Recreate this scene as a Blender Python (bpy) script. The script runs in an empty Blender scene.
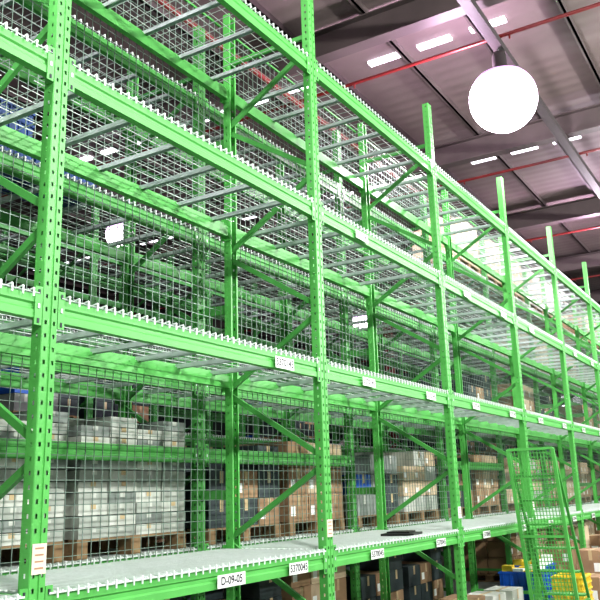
import bpy, math, random
from mathutils import Vector, Matrix
random.seed(7)
S=bpy.context.scene
COL=S.collection

# ---------------------------------------------------------------- materials
def nt(name):
    m=bpy.data.materials.new(name); m.use_nodes=True
    n=m.node_tree.nodes; l=m.node_tree.links
    return m,n,l,n['Principled BSDF']
def paint(name,c,rough=0.45,metal=0.0,var=0.12,scale=6.0,bump=0.0,spec=None):
    m,n,l,b=nt(name)
    tc=n.new('ShaderNodeTexCoord'); no=n.new('ShaderNodeTexNoise'); no.inputs['Scale'].default_value=scale
    no.inputs['Detail'].default_value=5
    l.new(tc.outputs['Object'],no.inputs['Vector'])
    cr=n.new('ShaderNodeValToRGB')
    cr.color_ramp.elements[0].position=0.3; cr.color_ramp.elements[1].position=0.7
    cr.color_ramp.elements[0].color=tuple(max(0,x*(1-var)) for x in c)+(1,)
    cr.color_ramp.elements[1].color=tuple(min(1,x*(1+var)) for x in c)+(1,)
    l.new(no.outputs['Fac'],cr.inputs['Fac']); l.new(cr.outputs['Color'],b.inputs['Base Color'])
    b.inputs['Roughness'].default_value=rough; b.inputs['Metallic'].default_value=metal
    if bump:
        bp=n.new('ShaderNodeBump'); bp.inputs['Strength'].default_value=bump
        l.new(no.outputs['Fac'],bp.inputs['Height']); l.new(bp.outputs['Normal'],b.inputs['Normal'])
    return m
def emis(name,c,s):
    m,n,l,b=nt(name)
    b.inputs['Base Color'].default_value=c+(1,)
    b.inputs['Emission Color'].default_value=c+(1,)
    b.inputs['Emission Strength'].default_value=s
    return m
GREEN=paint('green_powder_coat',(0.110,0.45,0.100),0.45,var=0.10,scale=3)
GREEN2=paint('green_powder_coat_brace_shade',(0.080,0.34,0.075),0.5,var=0.12,scale=3)  # darker green for braces, also painting interior shade into the second rack
GREEN3=paint('green_powder_coat_deep_shade',(0.055,0.24,0.058),0.55,var=0.15,scale=3)  # same green darkened again; shade of the back rows put into the colour
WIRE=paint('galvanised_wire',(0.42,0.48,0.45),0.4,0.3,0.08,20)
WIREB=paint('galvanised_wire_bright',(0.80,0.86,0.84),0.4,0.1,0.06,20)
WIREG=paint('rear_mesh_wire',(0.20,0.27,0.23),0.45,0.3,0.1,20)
ZINC=paint('zinc_channel',(0.58,0.66,0.64),0.4,0.3,0.12,10)
CARD=paint('cardboard',(0.34,0.22,0.13),0.85,var=0.18,scale=4,bump=0.05)
CARD2=paint('cardboard_pale',(0.58,0.46,0.32),0.85,var=0.12,scale=4)
WHITEB=paint('white_carton',(0.55,0.57,0.52),0.7,var=0.1,scale=5)
SHEET=paint('grey_carton_light',(0.38,0.41,0.37),0.7,var=0.1,scale=5)
GREYB=paint('grey_carton',(0.24,0.27,0.25),0.6,var=0.2,scale=7)
DARKB=paint('dark_carton',(0.035,0.05,0.055),0.6,var=0.3,scale=5)
TAPE=paint('packing_tape',(0.55,0.42,0.25),0.3,var=0.05)
WOOD=paint('pallet_wood',(0.26,0.17,0.09),0.8,var=0.3,scale=9,bump=0.1)
BLUE=paint('blue_plastic',(0.01,0.10,0.48),0.35,var=0.1)
BLUE2=paint('blue_plastic_dark',(0.01,0.05,0.20),0.45,var=0.1)
YEL=paint('yellow_plastic',(0.75,0.55,0.05),0.4,var=0.1)
LABEL=paint('label_white',(0.88,0.90,0.88),0.5,var=0.02)
TAN=paint('label_tan',(0.76,0.70,0.56),0.5,var=0.08,scale=14)
INK=paint('label_ink',(0.02,0.02,0.03),0.5,var=0.0)
BRN=paint('label_print_brown',(0.45,0.25,0.15),0.5,var=0.02)
CONC=paint('concrete_floor',(0.16,0.17,0.16),0.55,var=0.2,scale=1.2,bump=0.05)
STEEL=paint('mauve_roof_steel',(0.085,0.066,0.066),0.6,var=0.15,scale=2)
STEELD=paint('dark_roof_steel',(0.040,0.032,0.034),0.6,var=0.15,scale=2)
RED=paint('red_sprinkler_pipe',(0.15,0.016,0.016),0.4,var=0.1)
WALL=paint('wall_panel',(0.03,0.042,0.038),0.8,var=0.1,scale=1)
BLACK=paint('black_plastic',(0.02,0.02,0.02),0.4,var=0.1)
SKYL=emis('skylight_panel',(0.93,0.90,1.0),2.4)
def lamp_mat():
    m,n,l,b=nt('lamp_globe_bloom')
    tc=n.new('ShaderNodeTexCoord'); sp=n.new('ShaderNodeSeparateXYZ'); l.new(tc.outputs['Object'],sp.inputs[0])
    mr=n.new('ShaderNodeMapRange'); mr.inputs['From Min'].default_value=0.06; mr.inputs['From Max'].default_value=-0.55
    l.new(sp.outputs['Z'],mr.inputs['Value'])
    cr=n.new('ShaderNodeValToRGB'); e=cr.color_ramp.elements
    e[0].position=0.0; e[0].color=(0.72,0.34,0.92,1); e[1].position=0.75; e[1].color=(1,0.86,1,1)  # purple-to-white ramp paints the lamp's bloom into its globe
    l.new(mr.outputs[0],cr.inputs['Fac'])
    mu=n.new('ShaderNodeMath'); mu.operation='MULTIPLY_ADD'; mu.inputs[1].default_value=6; mu.inputs[2].default_value=0.75
    l.new(mr.outputs[0],mu.inputs[0])
    l.new(cr.outputs['Color'],b.inputs['Emission Color']); l.new(mu.outputs[0],b.inputs['Emission Strength'])
    b.inputs['Base Color'].default_value=(0.5,0.4,0.5,1)
    return m
LAMPM=lamp_mat()

def roof_mat():
    m,n,l,b=nt('corrugated_roof')
    tc=n.new('ShaderNodeTexCoord'); w=n.new('ShaderNodeTexWave'); w.bands_direction='X'
    w.inputs['Scale'].default_value=1.0; w.inputs['Distortion'].default_value=0
    l.new(tc.outputs['Object'],w.inputs['Vector'])
    no=n.new('ShaderNodeTexNoise'); no.inputs['Scale'].default_value=0.35; l.new(tc.outputs['Object'],no.inputs['Vector'])
    cr=n.new('ShaderNodeValToRGB')
    cr.color_ramp.elements[0].position=0.3; cr.color_ramp.elements[1].position=0.7
    cr.color_ramp.elements[0].color=(0.125,0.096,0.094,1); cr.color_ramp.elements[1].color=(0.18,0.142,0.138,1)
    l.new(no.outputs['Fac'],cr.inputs['Fac']); l.new(cr.outputs['Color'],b.inputs['Base Color'])
    bp=n.new('ShaderNodeBump'); bp.inputs['Strength'].default_value=0.25; bp.inputs['Distance'].default_value=0.03
    l.new(w.outputs['Fac'],bp.inputs['Height']); l.new(bp.outputs['Normal'],b.inputs['Normal'])
    b.inputs['Roughness'].default_value=0.7
    return m
ROOF=roof_mat()

# ---------------------------------------------------------------- mesh builder
class MB:
    def __init__(s): s.v=[]; s.f=[]; s.mi=[]; s.mats=[]
    def mat(s,m):
        if m not in s.mats: s.mats.append(m)
        return s.mats.index(m)
    def box(s,x0,x1,y0,y1,z0,z1,m):
        k=s.mat(m); o=len(s.v)
        s.v+=[(x0,y0,z0),(x1,y0,z0),(x1,y1,z0),(x0,y1,z0),(x0,y0,z1),(x1,y0,z1),(x1,y1,z1),(x0,y1,z1)]
        for q in ((0,3,2,1),(4,5,6,7),(0,1,5,4),(1,2,6,5),(2,3,7,6),(3,0,4,7)):
            s.f.append(tuple(o+i for i in q)); s.mi.append(k)
    def bar(s,a,b,w,h,m,up=(0,0,1),n=4):
        a=Vector(a); b=Vector(b); d=(b-a).normalized(); u=Vector(up)
        if abs(d.dot(u))>0.98: u=Vector((1,0,0))
        r=d.cross(u).normalized(); u=r.cross(d).normalized()
        k=s.mat(m); o=len(s.v)
        if n==4: prof=[(-w/2,-h/2),(w/2,-h/2),(w/2,h/2),(-w/2,h/2)]
        else: prof=[(math.cos(2*math.pi*i/n)*w/2,math.sin(2*math.pi*i/n)*h/2) for i in range(n)]
        for p in (a,b):
            for q in prof: s.v.append(tuple(p+r*q[0]+u*q[1]))
        for i in range(n):
            j=(i+1)%n; s.f.append((o+i,o+j,o+n+j,o+n+i)); s.mi.append(k)
        s.f.append(tuple(o+i for i in range(n))[::-1]); s.mi.append(k)
        s.f.append(tuple(o+n+i for i in range(n))); s.mi.append(k)
    def ext_x(s,prof,x0,x1,m):
        k=s.mat(m); o=len(s.v); n=len(prof)
        for x in (x0,x1):
            for p in prof: s.v.append((x,p[0],p[1]))
        for i in range(n):
            j=(i+1)%n; s.f.append((o+i,o+n+i,o+n+j,o+j)); s.mi.append(k)
        s.f.append(tuple(o+i for i in range(n))); s.mi.append(k)
        s.f.append(tuple(o+n+i for i in range(n))[::-1]); s.mi.append(k)
    def lathe(s,prof,m,seg=28,c=(0,0)):
        k=s.mat(m); o=len(s.v); n=len(prof)
        for i in range(seg):
            a=2*math.pi*i/seg
            for r,z in prof: s.v.append((c[0]+r*math.cos(a),c[1]+r*math.sin(a),z))
        for i in range(seg):
            j=(i+1)%seg
            for t in range(n-1):
                s.f.append((o+i*n+t,o+j*n+t,o+j*n+t+1,o+i*n+t+1)); s.mi.append(k)
    def mesh(s,name,smooth=False):
        me=bpy.data.meshes.new(name); me.from_pydata(s.v,[],s.f)
        for m in s.mats: me.materials.append(m)
        me.polygons.foreach_set('material_index',s.mi)
        if smooth: me.polygons.foreach_set('use_smooth',[True]*len(s.f))
        me.update()
        return me
def ob(name,me,loc=(0,0,0),parent=None,rot=None,scale=None):
    o=bpy.data.objects.new(name,me); COL.objects.link(o); o.location=loc
    if rot: o.rotation_euler=rot
    if scale: o.scale=scale
    if parent: o.parent=parent
    return o
def empty(name,loc=(0,0,0)):
    o=bpy.data.objects.new(name,None); COL.objects.link(o); o.location=loc; o.empty_display_size=0.2; return o

# ---------------------------------------------------------------- rack dimensions
D=3.14; BAY=2.804; X1=2.70
LV=[1.10,2.555,3.915,5.275]
TOP=6.12; DEPTH=0.96; BH=0.125

def upright_mesh(G):
    b=MB(); k=b.mat(G)
    W=0.05; Dp=0.075
    P=[(-W+0.018,Dp),(-W,Dp),(-W,0.052),(-W,0.040),(-W,0.028),(-W,0.004),(-W+0.004,0),(-0.034,0),(-0.020,0),(-0.010,0.0),(-0.007,0.006),
       (0.007,0.006),(0.010,0),(0.020,0),(0.034,0),(W-0.004,0),(W,0.004),(W,0.028),(W,0.040),(W,0.052),(W,Dp),(W-0.018,Dp)]
    holes={7,13}; side={3,17}
    pitch=0.068; z=0.0; rows=[0.0]
    while z+pitch<TOP:
        rows+= [z+0.020,z+0.042,z+pitch]; z+=pitch
    rows.append(TOP)
    n=len(P); o=len(b.v)
    for zz in rows:
        for p in P: b.v.append((p[0],p[1],zz))
    for r in range(len(rows)-1):
        hole=(r%3==1) and r<len(rows)-2
        for i in range(n-1):
            if hole and (i in holes or (i in side)): continue
            b.f.append((o+r*n+i,o+r*n+i+1,o+(r+1)*n+i+1,o+(r+1)*n+i)); b.mi.append(k)
    b.box(-0.07,0.07,-0.02,0.11,0.0,0.008,G)
    for sx in (-0.058,0.058):
        b.lathe([(0.0,0.028),(0.011,0.028),(0.011,0.008)],ZINC,8,(sx,0.04))
    return b.mesh('upright_post')

def brace_mesh(G):
    b=MB(); y0=0.04; y1=DEPTH-0.04
    zs=[0.62,1.23,1.84,2.46,3.07,3.69,4.30,4.92,5.52]
    for i in range(len(zs)-1):
        ya,yb=(y0,y1) if i%2==0 else (y1,y0)
        dz=0.035
        b.bar((0,ya,zs[i]+dz),(0,yb,zs[i+1]-dz),0.028,0.042,G)
        for (yy,zz) in ((ya,zs[i]+dz),(yb,zs[i+1]-dz)):
            b.bar((-0.032,yy,zz),(0.032,yy,zz),0.018,0.018,ZINC,n=6)
    for zz in (0.22,5.6):
        b.bar((0,y0,zz),(0,y1,zz),0.028,0.042,G)
    return b.mesh('frame_braces')

L=BAY-0.104
def beam_mesh(G):
    b=MB(); h=BH/2
    prof=[(0.0,-h),(0.0,-h+0.040),(0.010,-h+0.050),(0.010,h-0.054),(0.0,h-0.044),(0.0,h-0.004),(0.004,h),(0.028,h),(0.028,h-0.028),(0.05,h-0.028),(0.05,-h)]
    b.ext_x(prof,-L/2,L/2,G)
    for s in (-1,1):
        x0,x1=(-L/2,-L/2+0.045) if s<0 else (L/2-0.045,L/2)
        b.box(x0,x1,-0.006,0.0,-h-0.035,h+0.04,G)
        xe=(-L/2-0.0,-L/2+0.005) if s<0 else (L/2-0.005,L/2)
        b.box(xe[0],xe[1],-0.006,0.056,-h-0.035,h+0.04,G)
        xc=(x0+x1)/2
        for zz in (-0.075,0.0,0.075):
            b.box(xc-0.006,xc+0.006,-0.010,-0.006,zz-0.012,zz+0.012,DARKB if zz else ZINC)
    return b.mesh('step_beam')

def deck_mesh(g,w,m,WM):
    b=MB(); h=BH/2; zt=h+0.010
    n=int(round(L/g))
    for i in range(1,n):
        x=-L/2+i*L/n
        b.bar((x,-0.008,zt),(x,DEPTH+0.0,zt),w,w,WM)
        b.bar((x,DEPTH+0.003,zt+0.003),(x,DEPTH+0.003,zt-0.045),w,w,WM,up=(0,1,0))
    nt_=int(round(L/0.066))
    for i in range(1,nt_):
        x=-L/2+i*L/nt_
        b.bar((x,-0.0095,zt+0.012),(x,-0.0095,zt-0.030),0.008,0.007,WIREB,up=(0,1,0))
        b.bar((x,-0.0095,zt+0.012),(x,0.05,zt+0.002),0.007,0.007,WIREB)
    for j in range(m+1):
        y=0.0+j*(DEPTH)/m
        b.bar((-L/2+0.02,y,zt-0.006),(L/2-0.02,y,zt-0.006),w,w,WM)
    ns=6
    for i in range(ns):
        x=-L/2+L*(i+0.5)/ns
        zc=zt-0.012
        b.box(x-0.02,x+0.02,0.028,DEPTH-0.028,zc-0.006,zc-0.003,ZINC)
        b.box(x-0.02,x-0.017,0.030,DEPTH-0.030,zc-0.036,zc-0.006,ZINC)
        b.box(x+0.017,x+0.02,0.030,DEPTH-0.030,zc-0.036,zc-0.006,ZINC)
    return b.mesh('wire_mesh_deck')
DK=deck_mesh(0.1,0.0046,9,WIRE)
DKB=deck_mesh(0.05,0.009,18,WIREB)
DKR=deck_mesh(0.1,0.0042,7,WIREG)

def rearmesh():
    b=MB(); z0=LV[0]-0.1; z1=TOP-0.12; w=0.0044; g=0.08
    n=int(L/g)
    for i in range(n+1):
        x=-L/2+0.02+i*(L-0.04)/n
        b.bar((x,0,z0),(x,0,z1),w,w,WIREG)
    m=int((z1-z0)/g)
    for j in range(m+1):
        z=z0+j*(z1-z0)/m
        b.bar((-L/2+0.02,0.005,z),(L/2-0.02,0.005,z),w,w,WIREG)
    for zz in (z0,z1,):
        b.bar((-L/2,0.003,zz),(L/2,0.003,zz),0.02,0.02,GREEN2)
    return b.mesh('rear_mesh_panel')
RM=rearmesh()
PARTS={'new':(upright_mesh(GREEN),brace_mesh(GREEN2),beam_mesh(GREEN)),  # kinds differ by shade painted into the green, not by paint age
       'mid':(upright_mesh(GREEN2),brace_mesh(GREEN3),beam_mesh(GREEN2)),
       'shaded':(upright_mesh(GREEN3),brace_mesh(GREEN3),beam_mesh(GREEN3))}

def rack(name,y,frames,kind,levels=LV,decks=True,mesh='rear'):
    UP,BR,BM=PARTS[kind]
    root=empty(name,(0,y,0))
    for i in frames:
        x=X1+(i-1)*BAY
        ob('upright_front',UP,(x,0,0),root)
        ob('upright_rear',UP,(x,DEPTH,0),root,rot=(0,0,math.pi))
        ob('frame_braces',BR,(x,0,0),root)
    for i in list(frames)[:-1]:
        xc=X1+(i-1)*BAY+BAY/2
        for z in levels:
            ob('beam_front',BM,(xc,0.008,z),root)
            ob('beam_rear',BM,(xc,DEPTH-0.008,z),root,rot=(0,0,math.pi))
            if decks: ob('wire_deck',(DKB if z==LV[0] else DK) if kind!='shaded' else DKR,(xc,0.0,z),root)
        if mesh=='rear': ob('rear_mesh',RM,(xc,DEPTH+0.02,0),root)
    return root
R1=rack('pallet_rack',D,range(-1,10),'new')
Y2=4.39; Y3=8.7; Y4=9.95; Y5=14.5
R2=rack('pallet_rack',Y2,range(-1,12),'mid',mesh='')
R3=rack('pallet_rack',Y3,range(0,15),'shaded',mesh='')
R4=rack('pallet_rack',Y4,range(0,15),'shaded',mesh='',decks=False)
R5=rack('pallet_rack',Y5,range(1,17),'shaded',mesh='',decks=False)
for i in (0,1,2,4):
    xc=X1+(i-1)*BAY+BAY/2
    ob('beam_mid',PARTS['mid'][2],(xc,0.008,1.94),R2)
sp=MB()
for z in (1.6,3.2,4.8): sp.box(-0.015,0.015,DEPTH+0.0,Y2-D,z-0.04,z+0.04,GREEN2)
SP=sp.mesh('row_spacer')
for i in range(-1,10): ob('row_spacer',SP,(X1+(i-1)*BAY,0,0),R1)

# ---------------------------------------------------------------- labels
def label(x,z,text,w=0.25,h=0.085,mat=LABEL):
    b=MB(); b.box(-w/2,w/2,-0.003,0,-h/2,h/2,mat)
    o=ob('beam_label',b.mesh('beam_label'),(x,-0.012,z),R1)
    if text:
        c=bpy.data.curves.new('label_text','FONT'); c.body=text; c.align_x='CENTER'; c.align_y='CENTER'
        c.size=h*0.86; c.offset=0.0012; c.materials.append(INK)
        t=ob('label_text',c,(0,-0.0042,0),o,rot=(math.pi/2,0,0))
        bpy.context.view_layer.update()
        if t.dimensions.x>w*0.92:
            t.scale=(w*0.92/t.dimensions.x,1,1)
label(4.90,LV[1]-0.018,'5370145',w=0.25,h=0.085)
label(5.02,LV[0]-0.018,'5370045',w=0.25,h=0.08)
label(4.22,LV[0]-0.018,'D-09-05',w=0.29,h=0.078)
for i in range(2,8):
    xs=X1+(i-1)*BAY; xe=xs+BAY
    for k,z in enumerate(LV[:3]):
        t='5370%d45'%(1 if k else 0)
        label(xs+0.78,z-0.018,t,w=0.24,h=0.075)
        if k!=2 or i%2: label(xe-0.6,z-0.018,t,w=0.24,h=0.075)
def tag(i,z,w,h,mats):
    b=MB(); b.box(-w/2,w/2,-0.003,0,-h/2,h/2,mats[0])
    for q in range(4):
        zz=h/2-(q+0.7)*h/4.6
        b.box(-w*0.32,w*0.30,-0.0036,-0.003,zz-0.004,zz+0.004,mats[1])
    ob('post_tag',b.mesh('post_tag'),(X1+(i-1)*BAY,-0.002,z),R1)
tag(1,1.33,0.085,0.14,(TAN,BRN)); tag(2,1.33,0.085,0.13,(TAN,BRN)); tag(3,1.35,0.085,0.12,(LABEL,BRN)); tag(4,1.35,0.085,0.12,(LABEL,BRN))

# ---------------------------------------------------------------- goods
def pallet(b,w,d,m=WOOD):
    for i in range(6):
        y=-d/2+0.05+i*(d-0.1)/5; b.box(-w/2,w/2,y-0.045,y+0.045,0.122,0.140,m)
    for x in (-w/2+0.05,0,w/2-0.05):
        b.box(x-0.05,x+0.05,-d/2,d/2,0.104,0.122,m)
        for y in (-d/2+0.07,0,d/2-0.07): b.box(x-0.05,x+0.05,y-0.07,y+0.07,0.018,0.104,m)
        b.box(x-0.05,x+0.05,-d/2,d/2,0.0,0.018,m)
def stack(name,w,d,nx,ny,nz,ch,mats,pal=True,drop=0,seed=1,jit=0.004):
    r=random.Random(seed); b=MB(); z=0.0
    if pal: pallet(b,w,d); z=0.14
    cw=w/nx; cd=d/ny
    for kz in range(nz):
        for i in range(nx):
            for j in range(ny):
                if kz==nz-1 and r.random()<drop: continue
                m=r.choice(mats); g=0.006
                x0=-w/2+i*cw+g+r.uniform(-jit,jit); y0=-d/2+j*cd+g+r.uniform(-jit,jit)
                b.box(x0,x0+cw-2*g,y0,y0+cd-2*g,z+kz*ch+0.002,z+(kz+1)*ch-0.004,m)
                xm=x0+cw/2-g
                b.box(xm-0.025,xm+0.025,y0-0.0015,y0,z+kz*ch+ch*0.55,z+(kz+1)*ch-0.004,TAPE if m not in (GREYB,SHEET) else WHITEB)
                if m in (CARD,CARD2): b.box(x0+cw*0.08,x0+cw*0.30,y0-0.0015,y0,z+kz*ch+ch*0.2,z+kz*ch+ch*0.55,LABEL)
    return b.mesh(name)
ST=[('pallet_of_cartons',stack('pallet_of_cartons',1.15,0.85,3,2,3,0.27,[CARD,CARD,CARD2],drop=.2,seed=1)),
    ('pallet_of_cartons',stack('pallet_of_cartons_b',1.15,0.85,4,3,4,0.20,[CARD2],drop=.1,seed=2)),
    ('pallet_of_grey_trays',stack('pallet_of_grey_trays',1.2,0.85,4,3,11,0.082,[GREYB,SHEET,SHEET,WHITEB],drop=.25,seed=3,jit=0.007)),
    ('pallet_of_white_cartons',stack('pallet_of_white_cartons',1.15,0.85,3,2,4,0.2,[WHITEB,SHEET,CARD2],drop=.3,seed=4)),
    ('pallet_of_dark_cartons',stack('pallet_of_dark_cartons',1.15,0.85,3,2,3,0.25,[DARKB,DARKB,DARKB,CARD],drop=.3,seed=5)),
    ('pallet_of_blue_cartons',stack('pallet_of_blue_cartons',1.15,0.85,3,2,3,0.24,[BLUE,DARKB,GREYB],drop=.2,seed=6))]
def put(k,x,y,z,rz=0):
    n,me=ST[k]; ob(n,me,(x,y,z),rot=(0,0,rz))
SURF=BH/2+0.015
def lvz(k): return LV[k]+SURF
def bayx(i,s): return X1+(i-1)*BAY+BAY/2+ (-0.66 if s==0 else 0.66)
yc2=Y2+DEPTH/2
plan2={
 (0,1,0):3,(1,0,0):2,(1,1,0):2,(2,0,0):4,(2,1,0):0,(3,0,0):5,(3,1,0):3,(4,0,0):4,(4,1,0):0,(5,0,0):1,(5,1,0):3,(6,0,0):0,(6,1,0):1,(7,0,0):0,(8,0,0):1,(8,1,0):0,(9,0,0):3,(9,1,0):0,
 (4,1,1):4,(5,1,1):0,(6,0,1):4,(7,1,1):0,(8,0,1):0,(9,0,1):1,
 (6,0,2):1,(7,0,2):0,(7,1,2):4,(9,1,2):0,
 (4,1,3):1,(5,0,3):1,(5,1,3):1,(6,0,3):3,(6,1,3):1,(8,0,3):0,(8,1,3):0,(9,0,3):1}
for (i,s,k),m in plan2.items():
    put(m,bayx(i,s),yc2,lvz(k))
rr=random.Random(12)
for (yr,rng) in ((Y3,range(0,14)),(Y5,range(1,16))):
    for i in rng:
        for s in (0,1):
            for k in range(4):
                p=[0.7,0.35,0.15,0.1][k]
                kk=rr.choice([0,0,3,4,4,4,4,4,5])
                if rr.random()<p: put(kk,bayx(i,s),yr+DEPTH/2,lvz(k) if yr==Y3 else LV[k]+BH/2)
            if rr.random()<0.8: put(rr.choice([0,1,4,4]),bayx(i,s),yr+DEPTH/2,0)
for i,s,m in ((0,0,4),(0,1,4),(1,0,4),(1,1,4),(2,0,4),(2,1,0),(3,0,4),(3,1,4),(5,0,0),(5,1,1),(6,0,0),(6,1,3),(7,0,1),(7,1,0)):
    put(m,bayx(i,s),yc2,0)
def crate(name,w,d,h,m,fill=None):
    b=MB(); t=0.012
    b.box(-w/2,w/2,-d/2,d/2,0,t,m)
    for (x0,x1,y0,y1) in ((-w/2,w/2,-d/2,-d/2+t),(-w/2,w/2,d/2-t,d/2),(-w/2,-w/2+t,-d/2+t,d/2-t),(w/2-t,w/2,-d/2+t,d/2-t)):
        b.box(x0,x1,y0,y1,t,h,m)
    for z in (h-0.03,h*0.5,0.03):
        e=0.015
        b.box(-w/2-e,w/2+e,-d/2-e,-d/2,z,z+0.022,m); b.box(-w/2-e,w/2+e,d/2,d/2+e,z,z+0.022,m)
        b.box(-w/2-e,-w/2,-d/2,d/2,z,z+0.022,m); b.box(w/2,w/2+e,-d/2,d/2,z,z+0.022,m)
    for i in range(7):
        x=-w/2+(i+0.5)*w/7; b.box(x-0.008,x+0.008,-d/2-0.012,-d/2,0.03,h-0.01,m)
    for i in range(5):
        y=-d/2+(i+0.5)*d/5; b.box(-w/2-0.012,-w/2,y-0.008,y+0.008,0.03,h-0.01,m)
    if fill:
        r=random.Random(3)
        for i in range(4):
            for j in range(3):
                x0=-w/2+t+0.01+i*(w-2*t-0.02)/4; y0=-d/2+t+0.01+j*(d-2*t-0.02)/3
                b.box(x0,x0+(w-0.05)/4-0.01,y0,y0+(d-0.05)/3-0.01,t,h*r.uniform(0.95,1.3),r.choice(fill))
    return b.mesh(name)
CR=crate('blue_plastic_crate',0.62,0.50,0.46,BLUE,[YEL,YEL,DARKB,LABEL])
CRY=crate('yellow_plastic_crate',0.5,0.38,0.22,YEL)
CR2=crate('blue_plastic_crate_empty',0.6,0.42,0.27,BLUE2)
ob('blue_plastic_crate',CR,(11.6,3.5,0)); ob('blue_plastic_crate',CR,(12.5,3.62,0))
ob('yellow_plastic_crate',CRY,(11.3,2.78,0)); ob('yellow_plastic_crate',CRY,(11.3,2.78,0.225))
for q,(x,z) in enumerate(((3.45,0),(3.45,.275),(4.1,0))):
    ob('blue_plastic_crate',CR2,(x,yc2,lvz(2)+z))
def carton(name,w,d,h,m):
    b=MB(); b.box(-w/2,w/2,-d/2,d/2,0,h,m)
    b.box(-w/2-0.001,w/2+0.001,-0.025,0.025,h,h+0.0015,TAPE)
    b.box(-0.025,0.025,-d/2-0.0015,-d/2,h*0.6,h,TAPE)
    b.box(-w/2-0.0015,-w/2,-0.025,0.025,h*0.6,h,TAPE)
    b.box(-w/2-0.0015,-w/2,-d*0.4,-d*0.1,h*0.15,h*0.5,LABEL)
    return b.mesh(name)
C1=carton('cardboard_box',0.5,0.4,0.35,CARD); C2=carton('cardboard_box_w',0.45,0.38,0.3,WHITEB); C3=carton('cardboard_box_p',0.55,0.42,0.3,CARD2)
for (me,nm,x,y,z) in ((C2,'white_box',10.8,3.55,0),(C2,'white_box',10.2,3.6,0),(C1,'cardboard_box',9.4,3.6,0),
    (C1,'cardboard_box',12.2,2.75,0),(C3,'cardboard_box',12.9,2.8,0),(C1,'cardboard_box',12.9,2.8,.302),
    (C1,'cardboard_box',13.9,3.5,0),(C1,'cardboard_box',13.9,3.5,.352),(C3,'cardboard_box',14.6,3.5,0),(C3,'cardboard_box',14.6,3.5,.302),(C3,'cardboard_box',14.6,3.5,.604),
    (C1,'cardboard_box',15.6,3.4,0),(C1,'cardboard_box',15.6,3.4,.352),(C2,'white_box',16.4,3.5,0),(C3,'cardboard_box',16.4,3.5,.302),(C1,'cardboard_box',17.2,3.4,0),(C1,'cardboard_box',17.2,3.4,.352),
    (C3,'cardboard_box',15.0,2.7,0),(C1,'cardboard_box',15.0,2.7,.302),(C1,'cardboard_box',15.0,2.7,.654),(C1,'cardboard_box',16.0,2.7,0),(C3,'cardboard_box',16.0,2.7,.352),(C3,'cardboard_box',13.8,2.75,0),(C2,'white_box',13.8,2.75,.302),
    (C3,'cardboard_box',6.6,3.6,0),(C3,'cardboard_box',6.6,3.6,.302),(C1,'cardboard_box',7.4,3.6,0)):
    ob(nm,me,(x,y,z),rot=(0,0,random.uniform(-.06,.06)))
b=MB(); b.box(-.2,.2,-.16,.16,0,.02,BLACK); b.box(-.12,.16,-.1,.12,.02,.035,BLACK)
ob('flattened_bag',b.mesh('flattened_bag'),(7.3,3.36,lvz(0)),rot=(0,0,.2))

# ---------------------------------------------------------------- green mesh step ladder
b=MB()
y0,y1=2.42,2.95
def rl(t,y): return (10.08-0.5*t,y,0.0+2.03*t)
for y in (y0,y1):
    b.bar(rl(0.0,y),rl(1.0,y),0.04,0.04,GREEN)
    b.bar((9.60,y,2.01),(10.75,y,0.0),0.03,0.03,GREEN2)
    b.bar(rl(0.12,y),(10.60,y,0.24),0.025,0.025,GREEN2)
for t in (0.05,0.5,1.0): b.bar(rl(t,y0),rl(t,y1),0.03,0.03,GREEN)
for i in range(1,14):
    y=y0+(y1-y0)*i/14; b.bar(rl(0.05,y),rl(1,y),0.008,0.008,GREEN)
for i in range(1,40):
    t=0.05+0.95*i/40; b.bar(rl(t,y0),rl(t,y1),0.008,0.008,GREEN)
for i in range(1,7):
    z=2.0-i*2.0/7; x=9.60+1.15*(2.0-z)/2.0
    b.box(x-0.09,x+0.09,y0+0.02,y1-0.02,z-0.010,z+0.010,GREEN2)
ob('mesh_step_ladder',b.mesh('mesh_step_ladder'))

# ---------------------------------------------------------------- shell
XA,XB,YA,YB=-8,46,-9,24; H=9.1
b=MB(); b.box(XA,XB,YA,YB,-0.2,0,CONC); ob('floor',b.mesh('floor'))
b=MB()
sk=[11.7+5.35*i for i in range(-3,7)]
b.box(XA,XB,YA,YB,H,H+0.1,ROOF)
ob('ceiling',b.mesh('ceiling'))
for i,x in enumerate(sk):
    b=MB(); y=YA+0.6; q=0
    while y<YB-1:
        if q%4!=3: b.box(x-0.075,x+0.075,y,y+0.6,H-0.045,H-0.002,SKYL)
        y+=0.95; q+=1
    ob('skylight_strip',b.mesh('skylight_strip'))
b=MB()
for x in [10.2+5.35*i for i in range(-3,7)]:
    b.box(x-0.12,x+0.12,YA,YB,H-0.62,H-0.60,STEEL); b.box(x-0.012,x+0.012,YA,YB,H-0.60,H-0.17,STEEL); b.box(x-0.12,x+0.12,YA,YB,H-0.17,H-0.15,STEEL)
ob('roof_rafters',b.mesh('roof_rafters'))
b=MB(); y=YA+0.3
while y<YB:
    b.box(XA,XB,y-0.02,y+0.02,H-0.12,H-0.001,STEEL); b.box(XA,XB,y-0.02,y+0.06,H-0.12,H-0.112,STEEL); y+=1.35
ob('roof_purlins',b.mesh('roof_purlins'))
TY=(2.99,12.15,-3.5)
b=MB()
for y in TY:
    b.box(XA,XB-0.1,y-0.08,y+0.08,H-0.92,H-0.80,STEELD)
ob('cable_tray',b.mesh('cable_tray'))
b=MB()
for x in [11.05+5.35*i for i in range(-3,7)]:
    b.bar((x,YA,H-0.70),(x,YB-0.1,H-0.70),0.06,0.06,RED,n=10)
    y=YA+1
    while y<YB-1:
        b.bar((x,y,H-0.70),(x,y,H-0.79),0.03,0.03,RED,n=8); y+=2.7
b.bar((XA,6.6,H-0.78),(XB-0.1,6.6,H-0.78),0.11,0.11,RED,n=12)
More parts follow.
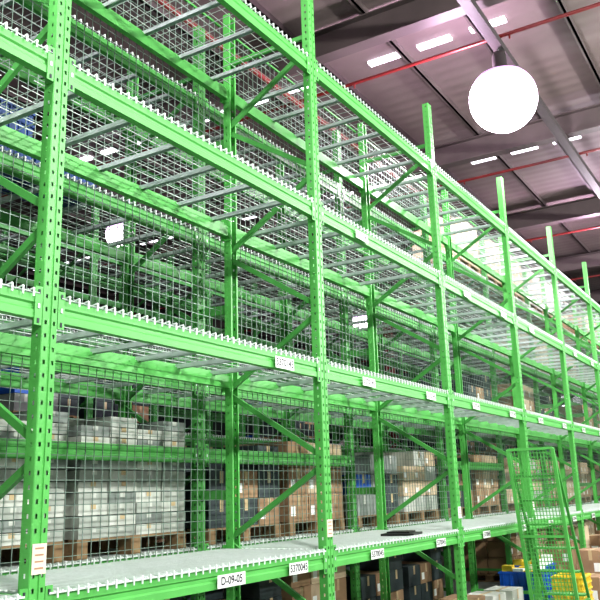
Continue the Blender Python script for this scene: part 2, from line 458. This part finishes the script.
ob('sprinkler_pipes',b.mesh('sprinkler_pipes'))
b=MB(); b.box(XA,XB,YB,YB+0.2,0,H,WALL); ob('wall_back',b.mesh('wall_back'))
b=MB(); b.box(XB,XB+0.2,YA,YB,0,H,WALL); ob('wall_right',b.mesh('wall_right'))
for n,y in enumerate((-4,0.5,5,9.5)):
    b=MB(); b.box(XB-0.03,XB-0.005,y,y+2.6,5.6,6.9,SKYL)
    for k in range(4):
        yy=y+k*2.6/3; b.box(XB-0.06,XB-0.03,yy-0.03,yy+0.03,5.57,6.93,STEELD)
    for zz in (5.57,6.9): b.box(XB-0.06,XB-0.03,y,y+2.6,zz,zz+0.05,STEELD)
    ob('window_%d'%(n+1),b.mesh('window'))
for x in (30.0,):
    for y in (7.4,13.9):
        b=MB(); b.box(-.15,.15,-.15,-.13,0,H-0.62,RED); b.box(-.15,.15,.13,.15,0,H-0.62,RED); b.box(-.01,.01,-.13,.13,0,H-0.62,RED)
        ob('steel_column',b.mesh('steel_column'),(x,y,0))

# ---------------------------------------------------------------- lamps
def lampmesh():
    b=MB()
    b.lathe([(0.0,0.50),(0.09,0.50),(0.11,0.44),(0.11,0.26),(0.16,0.18),(0.30,0.12),(0.36,0.07),(0.34,0.07)],STEELD)
    R=0.51; cz=-0.28  # globe oversized so its emission stands in for bloom
    pr=[]
    for i in range(0,17):
        a=math.radians(46-i*136/16); pr.append((max(0,R*math.cos(a)),cz+R*math.sin(a)))
    b.lathe(pr,LAMPM,40)
    b.bar((0,0,0.48),(0,0,0.56),0.02,0.02,ZINC,n=8)
    return b.mesh('high_bay_lamp',True)
LM=lampmesh()
for (x,y,sc) in ((11.05,TY[0],1),(0.6,TY[0],1),(21.6,TY[0],1),(12.3,TY[1],.62),(2.0,TY[1],.62),(24,TY[1],.62),(-1,-3.5,1),(6.5,-3.5,1),(14,-3.5,1),(22,-3.5,1)):  # negative-Y row is unseen, added to light the rack fronts
    z=7.62 if sc==1 else 7.51
    r=ob('high_bay_lamp',LM,(x,y,z),scale=(sc,sc,sc))
    if sc<1:
        rod=MB(); rod.bar((0,0,0.5),(0,0,(8.18-z)/sc),0.03,0.03,ZINC,n=8); ob('suspension_rod',rod.mesh('suspension_rod'),(0,0,0),r)
    li=bpy.data.lights.new('lamp_bulb','POINT'); li.energy=1500 if y<0 else (420 if y<5 else 50); li.shadow_soft_size=0.15
    li.color=(1.0,0.90,0.98) if y>=0 else (0.98,1.0,0.95)
    ob('lamp_bulb',li,(0,0,-1.0),r)
    up=bpy.data.lights.new('ceiling_glow_fill','POINT'); up.energy=(190 if x>5 else 30) if 0<y<5 else 10; up.shadow_soft_size=0.1; up.color=(1.0,0.74,1.0)  # added light beside the fixture to cast a pink glow on the ceiling
    ob('ceiling_glow_fill',up,(0.0,0.66,0.05),r)

# ---------------------------------------------------------------- world
w=bpy.data.worlds.new('World'); S.world=w; w.use_nodes=True
w.node_tree.nodes['Background'].inputs['Color'].default_value=(0.92,1.0,0.95,1)
w.node_tree.nodes['Background'].inputs['Strength'].default_value=0.12

# ---------------------------------------------------------------- camera
cam=bpy.data.cameras.new('Camera'); cam.sensor_width=36; cam.lens=790/600*36; cam.clip_end=200
co=bpy.data.objects.new('Camera',cam); COL.objects.link(co)
fwd=Vector((0.829,0.504,0.2368)).normalized()
right=Vector((0.5247,-0.851,-0.0285)); right=(right-fwd*right.dot(fwd)).normalized()
up=right.cross(fwd)
M=Matrix((right,up,-fwd)).transposed().to_4x4(); M.translation=Vector((0,0,1.6))
co.matrix_world=M
S.camera=co
S.view_settings.view_transform='Standard'
try: S.view_settings.look='Medium High Contrast'
except Exception as e: print('look',e)
S.view_settings.exposure=0.58
